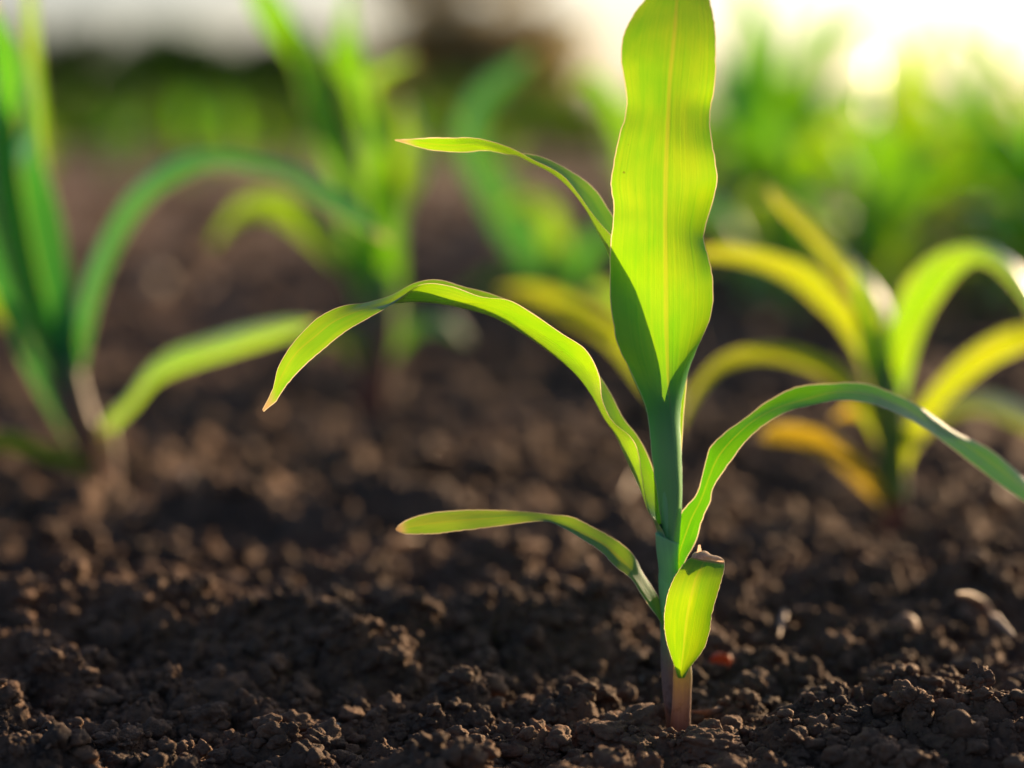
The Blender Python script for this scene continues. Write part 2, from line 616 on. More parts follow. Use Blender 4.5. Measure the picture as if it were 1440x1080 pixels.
M_SHEATH_RED = foot_material('sheath_reddish', (0.15, 0.085, 0.07), (0.34, 0.23, 0.18), (0.36, 0.36, 0.18), (0.32, 0.17, 0.12), (0.62, 0.50, 0.14), 0.4)
M_SHEATH_PURPLE = foot_material('sheath_purple', (0.17, 0.12, 0.105), (0.24, 0.175, 0.16), (0.17, 0.34, 0.18), (0.12, 0.06, 0.05), (0.10, 0.20, 0.05), 0.2)
M_FOOT = foot_material('sheath_foot', (0.13, 0.075, 0.065), (0.22, 0.15, 0.12), (0.16, 0.30, 0.12), (0.25, 0.12, 0.08), (0.35, 0.40, 0.06), 0.35)
M_WITHER = simple_translucent('withered_leaf_tip', (0.80, 0.60, 0.48), (0.85, 0.60, 0.42), 0.5, 800, 0.6, 0.1)
M_STRAW = simple_translucent('dry_straw', (0.36, 0.22, 0.14), (0.3, 0.17, 0.09), 0.3, 300, 0.55, 0.2)
M_ORANGE = simple_translucent('orange_skin', (0.55, 0.11, 0.02), (0.6, 0.12, 0.01), 0.4, 300, 0.5, 0.2)
M_PEBBLE = simple_translucent('pale_pebble', (0.48, 0.38, 0.28), (0.2, 0.15, 0.1), 0.05, 500, 0.5, 0.3)
M_SOIL = soil_material('dark_soil')
M_CLOD = soil_material('soil_clod', (0.048, 0.033, 0.024), (0.185, 0.102, 0.060))

# ------------------------------------------------------------------ ground sheet


def graded(a, b, step, lo, hi, grow=1.16):
    core = np.arange(a, b + step * 0.5, step)
    left, right = [], []
    x, s = a, step
    while x > lo:
        s *= grow
        x -= s
        left.append(x)
    x, s = core[-1], step
    while x < hi:
        s *= grow
        x += s
        right.append(x)
    return np.concatenate([left[::-1], core, right])


def two_rate(a, b, step, c, step2, lo, hi):
    """fine a..b, coarser to c, then growing"""
    core = np.arange(a, b, step)
    s = step
    mid = []
    x = core[-1]
    while x < c:
        s = min(step2, s * 1.03)
        x += s
        mid.append(x)
    right = []
    while x < hi:
        s *= 1.15
        x += s
        right.append(x)
    left = []
    x, s = a, step
    while x > lo:
        s *= 1.2
        x -= s
        left.append(x)
    return np.concatenate([left[::-1], core, mid, right])


xs = graded(-0.18, 0.20, 0.00065, -900, 900, 1.05)
ys = two_rate(-0.11, 0.16, 0.00065, 2.2, 0.006, -3, 1500)
XX, YY = np.meshgrid(xs, ys, indexing='ij')
ZZ = ground_h(XX, YY) - _H0 * 0.6
gv = np.stack([XX, YY, ZZ], -1).reshape(-1, 3)
gi = np.arange(len(xs) * len(ys)).reshape(len(xs), len(ys))
gf = np.stack([gi[:-1, :-1], gi[1:, :-1], gi[1:, 1:], gi[:-1, 1:]], -1).reshape(-1, 4)
ground = link(bpy.data.objects.new('ground', np_mesh('ground', gv, gf, [M_SOIL])))
tag(ground, 'dark brown crumbly field soil', None, None, 'structure')
print('ground verts', len(gv))

# ------------------------------------------------------------------ soil clods and crumbs


def ico(sub):
    import bmesh
    bm = bmesh.new()
    bmesh.ops.create_icosphere(bm, subdivisions=sub, radius=1.0)
    v = np.array([x.co[:] for x in bm.verts])
    f = np.array([[q.index for q in p.verts] for p in bm.faces])
    bm.free()
    return v, f


def noise3(p, k):
    return (vnoise(p[:, 0], p[:, 1], k) + vnoise(p[:, 1] + 9.2, p[:, 2], k + 3) + vnoise(p[:, 2] + 4.4, p[:, 0] - 7.7, k + 5)) / 1.5


def rugged(v, k, amp=0.35, knob=0.2):
    """crumbly aggregate: unit sphere with fractal relief and stuck-on granules of several sizes"""
    rr = np.random.default_rng(9000 + k)
    d = np.ones(len(v))
    a = amp
    f = 1.1
    for o in range(5):
        d += a * noise3(v * f + 31.7 * k, k * 13 + o)
        a *= 0.55
        f *= 2.05
    for cnt, lo, hi, w in ((14, .35, .65, 0.55), (60, .14, .32, 0.7), (170, .07, .15, 0.8)):
        if cnt * 2 > len(v):
            break
        c = rr.normal(size=(cnt, 3))
        c /= np.linalg.norm(c, axis=1)[:, None]
        rad = rr.uniform(lo, hi, cnt)
        d2 = ((v[:, None, :] - c[None]) ** 2).sum(-1)
        h = np.sqrt(np.maximum(0, rad[None] ** 2 - d2)).max(1)
        d = d - lo * 0.45 * knob / 0.3 + w * h * knob / 0.3
    return v * d[:, None] * 0.9


def rot_rand(r):
    q = r.normal(size=4)
    q /= np.linalg.norm(q)
    w, x, y, z = q
    return np.array([[1 - 2 * (y * y + z * z), 2 * (x * y - z * w), 2 * (x * z + y * w)],
                     [2 * (x * y + z * w), 1 - 2 * (x * x + z * z), 2 * (y * z - x * w)],
                     [2 * (x * z - y * w), 2 * (y * z + x * w), 1 - 2 * (x * x + y * y)]])


V1, F1 = ico(2)
V2, F2 = ico(3)
V3, F3 = ico(4)
V4, F4 = ico(5)
V0, F0 = ico(1)
tiny_var = [rugged(V0, i + 20, 0.6, 0.3) for i in range(14)]
small_var = [rugged(V1, i + 1, 0.55, 0.3) for i in range(14)]
mid_var = [rugged(V2, i + 40, 0.5, 0.35) for i in range(12)]
big_var = [rugged(V3, i + 70, 0.5, 0.35) for i in range(10)]


def scatter(nm, n, region, size_fn, variants, Fv, seed, sink=0.25, keep=None):
    r = np.random.default_rng(seed)
    VS, FS = [], []
    off = 0
    x = r.uniform(region[0], region[1], n)
    y = region[2] + (region[3] - region[2]) * r.uniform(0, 1, n)
    z = ground_h(x, y) - _H0 * 0.6
    for i in range(n):
        if math.hypot(x[i] - BASE[0], y[i] - BASE[1]) < 0.009:
            continue
        s = size_fn(r)
        sc = s * np.array([r.uniform(.75, 1.25), r.uniform(.75, 1.25), r.uniform(.6, 1.0)])
        v = (variants[r.integers(len(variants))] @ rot_rand(r).T) * sc
        v = v + np.array([x[i], y[i], z[i] + s * (1 - 2 * sink) * 0.5])
        VS.append(v)
        FS.append(Fv + off)
        off += len(v)
    return np.concatenate(VS), np.concatenate(FS)


parts = [
    scatter('a0', 16000, (-0.17, 0.19, -0.085, 0.09), lambda r: 0.0004 + 0.0007 * r.random() ** 1.5, tiny_var, F0, 9),
    scatter('a', 9000, (-0.19, 0.21, -0.10, 0.16), lambda r: 0.0007 + 0.0013 * r.random() ** 2, small_var, F1, 1, 0.12),
    scatter('b', 3000, (-0.20, 0.22, -0.10, 0.28), lambda r: 0.0018 + 0.0022 * r.random() ** 1.5, mid_var, F2, 2, 0.12),
    scatter('c', 2600, (-0.32, 0.34, 0.12, 0.60), lambda r: 0.0014 + 0.004 * r.random() ** 2.2, small_var, F1, 3),
    scatter('d', 2600, (-0.7, 0.75, 0.5, 2.4), lambda r: 0.003 + 0.009 * r.random() ** 2.5, small_var, F1, 4),
    scatter('f', 3500, (-1.9, 1.9, 2.2, 7.0), lambda r: 0.006 + 0.02 * r.random() ** 2.5, tiny_var, F0, 6),
    scatter('e', 160, (-0.20, 0.22, -0.10, 0.28), lambda r: 0.0036 + 0.0022 * r.random(), big_var, F3, 5),
]
VS, FS, off = [], [], 0
for v, f in parts:
    VS.append(v)
    FS.append(f + off)
    off += len(v)
crumbs = link(bpy.data.objects.new('soil_crumbs', np_mesh('soil_crumbs', np.concatenate(VS), np.concatenate(FS), [M_CLOD])))
tag(crumbs, 'loose brown soil crumbs strewn over the field', None, None, 'stuff')


def clod(px, py, wpx, label, group=None, k=1, sink=0.3, flat=0.75, verts=None):
    g = G(px, py)
    for _ in range(4):
        g = G(px, py, gz(g[0], g[1]))
    z = gz(g[0], g[1])
    s = wpx * (g[1] - CAM[1]) / FPX / 2
    V, F = verts or (V3, F3)
    v = rugged(V, k, 0.55, 0.4) * np.array([1.0, 0.9, flat]) * s
    o = link(bpy.data.objects.new('soil_clod', np_mesh('soil_clod', v, F, [M_CLOD])))
    o.location = (g[0], g[1], z + s * flat * (1 - 2 * sink))
    o.rotation_euler = (0, 0, (k * 1.7) % 6.28)
    return tag(o, label, 'soil clod', group)


NB_ = [
    (880, 1034, 96, 'broad flat-topped grey-brown clod at the left foot of the seedling stem', (V4, F4), 0.55),
    (996, 1072, 96, 'rough clod at the bottom edge just in front of the stem base', (V4, F4), 0.5),
    (1062, 972, 86, 'smooth grey clod right of the stem base below the orange fragment', (V4, F4), 0.7),
    (742, 985, 62, 'crumbly clod in shade halfway between the bottom left and the stem', (V4, F4), 0.8),
    (905, 1062, 74, 'low clod under the broad flat clod at the bottom edge', (V4, F4), 0.6),
    (490, 918, 62, 'pale grey rounded clod lying on the left part of the soil', (V4, F4), 0.8),
    (450, 1058, 84, 'reddish sunlit clod at the bottom edge left of the middle', (V4, F4), 0.8),
    (380, 1022, 40, 'small reddish knob of soil catching the sun near the bottom left', (V4, F4), 1.1),
    (300, 1028, 58, 'shaded lumpy clod with a lit rim near the bottom left', (V4, F4), 0.75),
    (168, 1050, 64, 'grey shaded clod in the bottom left corner area', (V4, F4), 0.7),
    (235, 990, 48, 'upright knobbly clod on the bottom left soil', (V4, F4), 1.0),
    (1180, 1000, 60, 'rim-lit clod on the right foreground soil', (V4, F4), 0.8),
    (1282, 1012, 56, 'knobbly clod with sunlit top at the lower right', (V4, F4), 0.85),
    (1370, 1030, 46, 'small pointed clod near the lower right corner', (V4, F4), 0.9),
    (1120, 1052, 66, 'wide crumbly clod at the bottom edge right of the stem', (V4, F4), 0.65),
    (1035, 1010, 40, 'little dark clod beside the dry husk at the stem foot', (V4, F4), 0.85),
    (585, 1030, 44, 'dark round clod in the lower middle of the soil', (V4, F4), 0.8),
    (180, 885, 90, 'blurred lump on the crest of the soil ridge at left', (V3, F3), 0.8),
    (330, 905, 110, 'long blurred sunlit lump on the soil ridge at left', (V3, F3), 0.55),
    (95, 820, 80, 'blurred brown lump at the far left behind the ridge', (V3, F3), 0.7),
    (700, 800, 110, 'blurred sunlit lump behind the low left leaf', (V3, F3), 0.6),
    (800, 840, 90, 'blurred dark lump left of the stem under the low left leaf', (V3, F3), 0.7),
    (1180, 900, 70, 'blurred dark lump on the soil right of the curled small leaf', (V3, F3), 0.7),
]
for i, (px, py, w, lb, vf, fl) in enumerate(NB_):
    clod(px, py, w, lb, None, 200 + i, 0.32, fl, vf)
# further clods nobody could tell apart in the blur
base_clods = [bpy.data.objects.new('soil_clod', np_mesh('soil_clod', rugged(V2, 300 + i, 0.55, 0.4) * np.array([1, .9, .75]), F2, [M_CLOD])) for i in range(6)]
r = np.random.default_rng(31)
for i in range(60):
    y = 0.22 + 1.6 * r.random() ** 1.6
    hw = (y - CAM[1]) * 0.23
    x = r.uniform(-hw, hw)
    if math.hypot(x - BASE[0], y - BASE[1]) < 0.03:
        continue
    s = (0.0035 + 0.007 * r.random() ** 2) * (1 + 0.4 * y)
    o = base_clods[i % 6].copy()
    o.location = (x, y, gz(x, y) + s * 0.2)
    o.scale = (s, s * r.uniform(.8, 1.2), s * r.uniform(.7, 1.1))
    o.rotation_euler = (r.uniform(-.4, .4), r.uniform(-.4, .4), r.uniform(0, 6.28))
    link(o)
    tag(o, 'out-of-focus brown clod lying on the field behind the seedling', 'soil clod', 'blurred clods behind the seedling')

# ------------------------------------------------------------------ debris


def strip(name, pts, wmm, label, cat, mat, Y=None, lift=0.002):
    """a split straw / husk: curved flake with thickness lying on the soil; pts photo pixels on ground"""
    P = []
    for (px, py) in pts:
        g = G(px, py)
        for _ in range(3):
            g = G(px, py, gz(g[0], g[1]) + lift)
        P.append(g)
    P = catmull(np.array(P), 14)
    P[:, 2] = np.convolve(np.pad(P[:, 2], 3, mode='edge'), np.ones(7) / 7, 'valid') + lift * 0.5
    r_ = np.sin(np.linspace(0.15, math.pi - 0.15, 14)) ** 0.5 * wmm / 2000
    v, f, uv = tube_arrays(P, r_, 10, 0.45)
    o = link(bpy.data.objects.new(name, np_mesh(name, v, f, [mat], None, uv)))
    return tag(o, label, cat)


strip('dry_straw', [(1345, 838), (1380, 868), (1425, 905)], 3.4, 'long blurred pale straw lying on the soil at the right edge', 'straw', M_STRAW, lift=0.006)
strip('dry_straw', [(440, 792), (490, 784), (540, 780)], 4.8, 'short blurred straw lying level on the soil at left of the low leaf tip', 'straw', M_STRAW)
strip('dry_straw', [(862, 722), (885, 690), (905, 655)], 6.0, 'slanting tan straw behind the left side of the green stem', 'straw', M_STRAW)
strip('dry_husk', [(972, 1008), (1000, 1003), (1026, 1000)], 2.0, 'small grey dry husk lying against the right foot of the stem', 'husk', M_STRAW)
strip('dry_straw', [(1095, 905), (1100, 885), (1102, 868)], 3.8, 'short upright tan stub catching the sun right of the curled leaf', 'straw', M_STRAW, lift=0.004)
strip('dry_straw', [(545, 772), (572, 768), (600, 765)], 4.5, 'blurred tan straw lying under the tip of the low left leaf', 'straw', M_STRAW, lift=0.004)


def pebble(name, px, py, wpx, label, cat, mat, k):
    g = G(px, py)
    for _ in range(3):
        g = G(px, py, gz(g[0], g[1]))
    s = wpx * (g[1] - CAM[1]) / FPX / 2
    v = rugged(V2, k, 0.35, 0.1) * s
    o = link(bpy.data.objects.new(name, np_mesh(name, v, F2, [mat])))
    o.location = (g[0], g[1], gz(g[0], g[1]) + s * (1.3 if name == 'seed_fragment' else 0.75))
    return tag(o, label, cat)


pebble('seed_fragment', 1014, 940, 30, 'bright orange fragment lying on the soil right of the stem', 'fragment', M_ORANGE, 401)
pebble('pebble', 991, 946, 14, 'tiny cream pebble just below the orange fragment', 'pebble', M_PEBBLE, 402)
pebble('pebble', 908, 936, 15, 'tiny pale pebble left of the purple stem foot', 'pebble', M_PEBBLE, 403)
pebble('pebble', 474, 948, 11, 'tiny yellow-white grain glinting on the left soil', 'pebble', M_PEBBLE, 404)
pebble('pebble', 1272, 895, 40, 'blurred sunlit tan pebble near the straw at right', 'pebble', M_STRAW, 405)
pebble('pebble', 1396, 722, 44, 'round blurred sunlit pebble at the right edge under the drooping leaf', 'pebble', M_STRAW, 406)
pebble('pebble', 255, 752, 34, 'blurred orange-tinted pebble on the soil right of the left plant', 'pebble', M_STRAW, 407)
pebble('pebble', 215, 400, 40, 'far sunlit pale stone seen as a round blur behind the left plant', 'pebble', M_PEBBLE, 408)
pebble('pebble', 280, 402, 40, 'far sunlit tan stone seen as a blur beside the round pale one', 'pebble', M_STRAW, 409)

# loose chaff in the blur
r = np.random.default_rng(91)
ch_base = []
for i in range(4):
    pth = catmull(np.array([[-.5, 0, 0], [-.15, .06 * (i - 1), .05], [.2, -.05, .06], [.5, .05 * i, 0]]), 9)
    v, f, uv = tube_arrays(pth, np.sin(np.linspace(.2, 2.95, 9)) ** .5 * (.06 + .03 * i), 8, 0.4)
    ch_base.append(np_mesh('chaff', v, f, [M_STRAW], None, uv))
for i in range(70):
    y = -0.05 + 1.3 * r.random() ** 1.4
    hw = (y - CAM[1]) * 0.22
    x = r.uniform(-hw, hw)
    if math.hypot(x - BASE[0], y - BASE[1]) < 0.02:
        continue
    L_ = r.uniform(.003, .008) * (1 + 0.8 * max(0, y))
    o = link(bpy.data.objects.new('chaff', ch_base[i % 4]))
    o.location = (x, y, gz(x, y) + L_ * 0.2)
    o.scale = (L_, L_, L_)
    o.rotation_euler = (r.uniform(-.5, .5), r.uniform(-.9, .9), r.uniform(0, 6.28))
    tag(o, 'tan flake of chaff lying loose on the soil', 'chaff', 'loose tan chaff on the soil')

# ------------------------------------------------------------------ main seedling
seed = empty('corn_seedling', BASE, 'sharp green corn seedling with tall backlit leaf rising from crumbly soil in front', 'corn plant')
LM = [M_LEAF, M_MARGIN]


def loft(name, rows, parent, mat, seg=28, n=40, depth=0.95):
    """sheath tube; rows of (centre px, py, width px, depth mm)"""
    C = np.array([list(W(a, b_, d / 1000.0)) + [w * (d / 1000.0 - CAM[1]) / FPX / 2] for a, b_, w, d in rows])
    S = catmull(C, n)
    v, f, uv = tube_arrays(S[:, :3], S[:, 3], seg, depth)
    o = link(bpy.data.objects.new(name, np_mesh(name, v, f, [mat], None, uv)), parent)
    return o


root_inv = Matrix.Translation(-Vector(BASE))


def local(o):
    """world-built mesh child -> local to seedling base"""
    o.data.transform(root_inv)
    return o


# blade A: tall upright leaf (left margin, midrib, right margin) from whorl to tip
A = [
    ((934, 765, 0), (946, 766, -3.5), (956, 765, 0)),
    ((925, 700, -1), (952, 700, -4.8), (958, 700, 0)),
    ((917, 640, -1.0), (948, 640, -5.4), (958.5, 640, 0.5)),
    ((909, 578, -1), (943, 578, -5.2), (958.5, 578, 2)),
    ((887, 524, 0), (940, 540, -4.5), (969, 524, 3)),
    ((870, 490, 0), (938.5, 502, -3.5), (983, 484, 2.5)),
    ((861, 450, 1), (937, 455, -2.8), (1000, 441, 1)),
    ((858, 400, 2), (936.5, 405, -2), (1002.5, 395, 0.5)),
    ((858, 355, 1), (936, 362, -1.6), (997, 362, 3)),
    ((861.5, 318, 1), (935.5, 320, -1), (991, 330, 5)),
    ((863, 290, 2.5), (935.5, 288, -0.5), (1002, 288, 3)),
    ((859, 258, 2.0), (936, 256, 0), (1009, 254, -0.5)),
    ((863, 226, 1), (937, 222, 0.5), (1005, 219, 0)),
    ((872, 186, 1), (938.5, 186, 1), (998.5, 180, 5)),
    ((881, 150, 4), (940, 148, 2), (999, 153, 6)),
    ((877, 111, 4), (942, 110, 3), (1005.5, 118, 3)),
    ((873, 78, 3), (945.5, 76, 4), (1007, 72, 4)),
    ((878, 45, 4), (949, 42, 6), (1005.5, 36, 8)),
    ((893, 16, 7), (951, 12, 9), (1000, 8, 12)),
    ((911, -8, 10), (953, -16, 12), (993, -20, 16)),
    ((926, -45, 16), (956, -55, 18), (984, -58, 22)),
    ((942, -95, 27), (960, -100, 28), (975, -104, 31)),
    ((957, -138, 42), (963, -140, 43), (969, -142, 44)),
]
A = [tuple((p[0], p[1], p[2] + 20.0 * (max(0.0, 330 - p[1]) / 330.0) ** 1.6) for p in row) for row in A]
a_obj, PA, a_rib = ribbon('leaf', px_rows(A, 0), seed, [M_LEAF_A], n=150, cols=27, vee=0.25, ripple=0.0003, margin=0.00032, seed=1,
                          split=(0.03, M_RIB))
local(a_obj)
local(a_rib)
tag(a_obj, 'tall upright backlit blade')

# blade B: leaf behind, arching left (near margin, midrib, far margin)
B = [
    ((950, 745, -3.0), (922, 742, 1), (950, 738, 3.5)),
    ((957, 660, 0.5), (918, 650, 2), (955, 645, 5)),
    ((962, 580, 4), (909, 578, 3), (960, 570, 9)),
    ((966, 520, 6), (886, 522, 4), (962, 505, 13)),
    ((956, 468, 7.5), (866, 468, 6), (958, 452, 15)),
    ((926, 410, 6.5), (861, 415, 9), (930, 396, 17)),
    ((893, 366, 5), (858, 366, 10), (902, 348, 17)),
    ((862, 334, 3), (840, 326, 10), (868, 312, 16)),
    ((835, 304, 2), (820, 289, 10), (838, 267, 15)),
    ((812, 272, 2), (799, 263, 9), (805, 241, 14)),
    ((788, 245, 2), (776, 244, 8), (766, 221, 12)),
    ((748, 224, 3), (749, 230, 7), (737, 215, 10)),
    ((714, 206, 4), (718, 215, 7), (716, 217, 9)),
    ((671, 194, 5), (672, 203, 7), (682, 212, 8)),
    ((632, 193.5, 6), (633, 204, 7), (648, 214.5, 7)),
    ((592, 194, 8), (592, 201, 8), (602, 210.5, 8)),
    ((571, 195.5, 9), (570, 198, 9), (574, 203, 9)),
    ((556, 196, 10), (555, 197, 10), (556, 198, 10)),
]
b_obj, PB = ribbon('leaf', px_rows(B, 0), seed, LM, n=120, cols=15, vee=0.6, ripple=0.00015, margin=0.00032, seed=2)
local(b_obj)

# blade C: big left leaf arching over (near margin, midrib, far margin)
C_ = [
    ((938, 770, -4), (926, 772, 0), (940, 765, 3)),
    ((931, 746, -4), (922, 742, 0), (932, 735, 4)),
    ((911, 716, -3), (913, 718, 1), (926, 705, 4)),
    ((902, 668, -3), (898, 684, 2), (921, 668, 5)),
    ((897, 634, -3), (880, 645, 2), (910, 637, 6)),
    ((886, 613, -3), (865, 612, 3), (896, 612, 7)),
    ((862, 592, -3), (849, 588, 3), (877, 588, 7)),
    ((848, 562, -3), (833, 558, 3), (861, 556, 8)),
    ((843, 527, -3), (811, 528, 3), (845, 530, 9)),
    ((824, 492, -3), (779, 500, 2), (815, 492, 9)),
    ((790, 469, -3), (738, 471, 1), (776, 460, 8)),
    ((748, 440, -3), (695, 447, 0), (738, 434, 7)),
    ((716, 422, -3), (656, 435, -1), (692, 414, 6)),
    ((676, 417, -3), (622, 428, -2), (655, 404, 5)),
    ((633, 402, -3), (588, 425, -3), (617, 393, 4)),
    ((592, 400, -5), (556, 427, -4), (584, 397, 2)),
    ((552, 428, -8), (530, 432, -6), (548, 415, 0)),
    ((517, 449, -11), (502, 438, -8), (513, 425, -2)),
    ((489, 465, -13), (470, 452, -10), (482, 430, -5)),
    ((455, 492, -15), (442, 474, -12), (447, 447, -8)),
    ((425, 518, -16), (416, 497, -14), (415, 479, -11)),
    ((402, 544, -17), (396, 529, -15.5), (393, 512, -14)),
    ((388, 565, -18), (385, 556, -17), (383, 547, -16)),
    ((371, 579, -18), (370, 578, -18), (369, 576, -18)),
]
c_obj, PC = ribbon('leaf', px_rows(C_, 0), seed, LM, n=150, cols=17, vee=0.45, ripple=0.0002, margin=0.00032, seed=3)
local(c_obj)

# blade D: right leaf arching out of frame (near/lower margin, midrib, far/upper margin)
D_ = [
    ((958, 805, -5), (955, 806, -0.8), (950, 800, 2)),
    ((966, 786, -5), (955, 780, -1.6), (949, 768, 3)),
    ((979, 762, -2.4), (964, 752, -1.2), (950, 738, -0.2)),
    ((987, 734, -1.9), (973, 728, -0.7), (961, 716, 0.3)),
    ((999, 706, -1.2), (987, 700, 0), (979, 695, 1)),
    ((1004, 684, -0.2), (997, 672, 1), (990, 658, 2)),
    ((1026, 651, 1.2), (1011, 641, 2.4), (999, 628, 3.4)),
    ((1051, 618, 4.1), (1034, 614, 5.3), (1018, 609, 6.3)),
    ((1077, 596, 7.6), (1062, 590, 8.8), (1048, 587, 9.8)),
    ((1109, 579, 11.8), (1095, 573, 13), (1082, 562, 14)),
    ((1146, 570, 16.4), (1132, 562, 17.6), (1124, 543, 18.6)),
    ((1184, 563, 21.3), (1172, 552, 22.5), (1170, 539, 23.5)),
    ((1229, 568, 26.5), (1217, 554, 28), (1215, 539, 30)),
    ((1270, 585, 31), (1258, 568, 32.5), (1258, 554, 34.5)),
    ((1302, 604, 35.2), (1296, 586, 36.7), (1297, 573, 38.7)),
    ((1346, 637, 40.6), (1344, 616, 42.1), (1343, 605, 44.1)),
    ((1400, 678, 46.4), (1396, 652, 47.9), (1397, 635, 49.9)),
    ((1450, 712, 52.3), (1450, 694, 53.8), (1449, 680, 55.8)),
    ((1500, 742, 58.9), (1500, 732, 59.2), (1500, 722, 59.5)),
    ((1532, 764, 62.1), (1532, 763, 62.4), (1532, 761, 62.7)),
]
d_obj, PD = ribbon('leaf', px_rows(D_, 0), seed, [M_LEAF_ARCH], n=130, cols=15, vee=0.5, ripple=0.0002, margin=0.00032, seed=4)
local(d_obj)

# blade E: low left leaf (near/lower margin, midrib, far/upper margin)
E_ = [
    ((940, 890, -3.5), (931, 884, -2), (940, 868, 0)),
    ((930, 875, -3.5), (926, 866, -2), (931, 848, 0.5)),
    ((913, 853, -3.5), (915, 842, -2), (919, 828, 1)),
    ((900, 834, -4), (903, 822, -2), (903, 804, 1.5)),
    ((888, 815, -3.5), (890, 802, -1), (893, 784, 2.5)),
    ((865, 797, -3), (870, 785, 0), (878, 767, 3)),
    ((843, 775, -2), (848, 765, 1), (855, 752, 4)),
    ((815, 757, -0.5), (820, 750, 2), (827, 737, 4.5)),
    ((790, 742, 1), (793, 738, 3), (803, 726, 5)),
    ((768, 734, 2.5), (766, 729, 4), (776, 723, 5.5)),
    ((735, 736, 2), (732, 726, 4), (740, 719, 6)),
    ((690, 742, 1.5), (688, 729, 4), (694, 717, 6.5)),
    ((648, 747, 0.5), (646, 732, 3), (650, 717.5, 6)),
    ((610, 751, 0.5), (608, 736, 3), (608, 721, 6)),
    ((580, 751.5, 1), (578, 741, 3), (577, 729, 5)),
    ((564, 750, 2), (563, 745, 3), (562, 737, 4)),
    ((557, 746, 2.5), (556.5, 744.5, 3), (557, 743, 3)),
]
e_obj, PE = ribbon('leaf', px_rows(E_, 0), seed, [M_LEAF_LOW], n=110, cols=15, vee=0.4, ripple=0.00015, margin=0.00032, seed=5)
local(e_obj)

# blade F: small spoon-shaped first leaf, curled towards the camera
F_ = [
    ((952, 952, -8), (957, 954, -10.5), (963, 952, -8)),
    ((947, 934, -8.5), (958, 940, -11.5), (970, 938, -9)),
    ((938.5, 905, -10), (961, 912, -14), (988, 914, -11)),
    ((934.5, 876, -12), (964, 882, -17), (998, 888, -14)),
    ((936, 850, -13), (968, 856, -18.5), (1002, 862, -16)),
    ((942, 826, -13.5), (973, 834, -19), (1009, 838, -17)),
    ((951, 806, -12.5), (979, 812, -17.5), (1016, 814, -16)),
    ((963, 790, -10.5), (987, 796, -14.5), (1019, 799, -13.5)),
    ((973, 783, -8.5), (991, 787, -11.5), (1019, 791, -11)),
]
f_obj, PF = ribbon('leaf', px_rows(F_, 0), seed, [M_LEAF_SMALL], n=80, cols=21, vee=0.2, ripple=0.00025, margin=0.00028, seed=6)
local(f_obj)
tag(f_obj, 'small curled spoon-shaped leaf with withered tip')
# dried, crumpled end of the small leaf
TP = [
    ((972, 783.5, -8.6), (991, 787.5, -11.6), (1019, 791.5, -11.1)),
    ((975, 779, -7.6), (992, 781, -11.5), (1019, 786, -11.0)),
    ((979, 776, -6.0), (995, 777, -9.5), (1015, 782, -9.5)),
    ((984, 776, -4.5), (997, 778, -7.0), (1009, 782, -7.5)),
    ((988, 780, -3.5), (997, 783, -5.5), (1004, 787, -6.0)),
]
w_obj, _ = ribbon('withered_tip', px_rows(TP, 0), f_obj, [M_WITHER], n=26, cols=21, vee=0.1, ripple=0.0009, margin=0.0, seed=61)
SP = [((978, 783, -8.0), (982, 784, -9), (987, 784, -9.5)), ((981, 774, -8), (984, 774, -8.6), (987, 775, -9)), ((982, 766, -8), (983.5, 766, -8.2), (985, 766, -8.3))]
w_obj2, _ = ribbon('withered_point', px_rows(SP, 0), f_obj, [M_WITHER], n=12, cols=5, vee=0.2, ripple=0.0002, margin=0.0, seed=62)
for o in (w_obj, w_obj2):
    local(o)

# sheaths, bottom up
s1 = loft('sheath', [(952, 1050, 30, 1), (950, 1010, 28, 1), (944, 960, 27, 1), (942, 900, 27, 1), (941, 868, 26, 1)], seed, M_SHEATH_PURPLE)
tag(s1, 'purplish grey lowest stem sheath')
s2 = loft('sheath', [(957, 1052, 34, -4), (957, 1018, 29, -4), (959, 980, 27, -4.5), (960, 950, 27, -5), (959, 934, 24, -6.5)], seed, M_SHEATH_RED)
tag(s2, 'reddish sheath of the small leaf')
s3 = loft('sheath', [(944, 884, 27, 0), (942, 850, 29, 0), (940, 810, 29, 0), (941, 792, 27, 0)], seed, M_SHEATH)
s4 = loft('sheath', [(941, 830, 26, 0), (940, 795, 29, -0.6), (938.5, 772, 32, -1.2), (938, 757, 33, -1.5), (938, 755.5, 31, -1.5), (938, 756.5, 28, -1.2)], seed, M_SHEATH)
s5 = loft('sheath', [(944, 770, 22, 0), (944, 700, 31, -0.6), (941, 640, 35, -0.4), (937, 590, 36, 0), (936, 556, 30, 1), (936, 535, 8, 2)], seed, M_SHEATH)  # inner whorl tube, added and widened to block sun inside the blade base
for o in (s1, s2, s3, s4, s5):
    local(o)
# the collars slant: each sheath mouth is higher on the side its leaf leaves from
for o, sg, k in ((s4, -1, 0.85), (s3, 1, 0.5), (s1, -1, 0.5), (s2, 1, 0.3)):
    co = np.empty(len(o.data.vertices) * 3, np.float32)
    o.data.vertices.foreach_get('co', co)
    co = co.reshape(-1, 3)
    top = co[:, 2].max()
    wgt = np.clip((co[:, 2] - (top - 0.009)) / 0.009, 0, 1) ** 1.5
    xm = co[co[:, 2] > top - 0.002][:, 0].mean()
    co[:, 2] += wgt * sg * k * (co[:, 0] - xm)
    o.data.vertices.foreach_set('co', co.ravel())

# ------------------------------------------------------------------ neighbouring corn plants (traced in place)


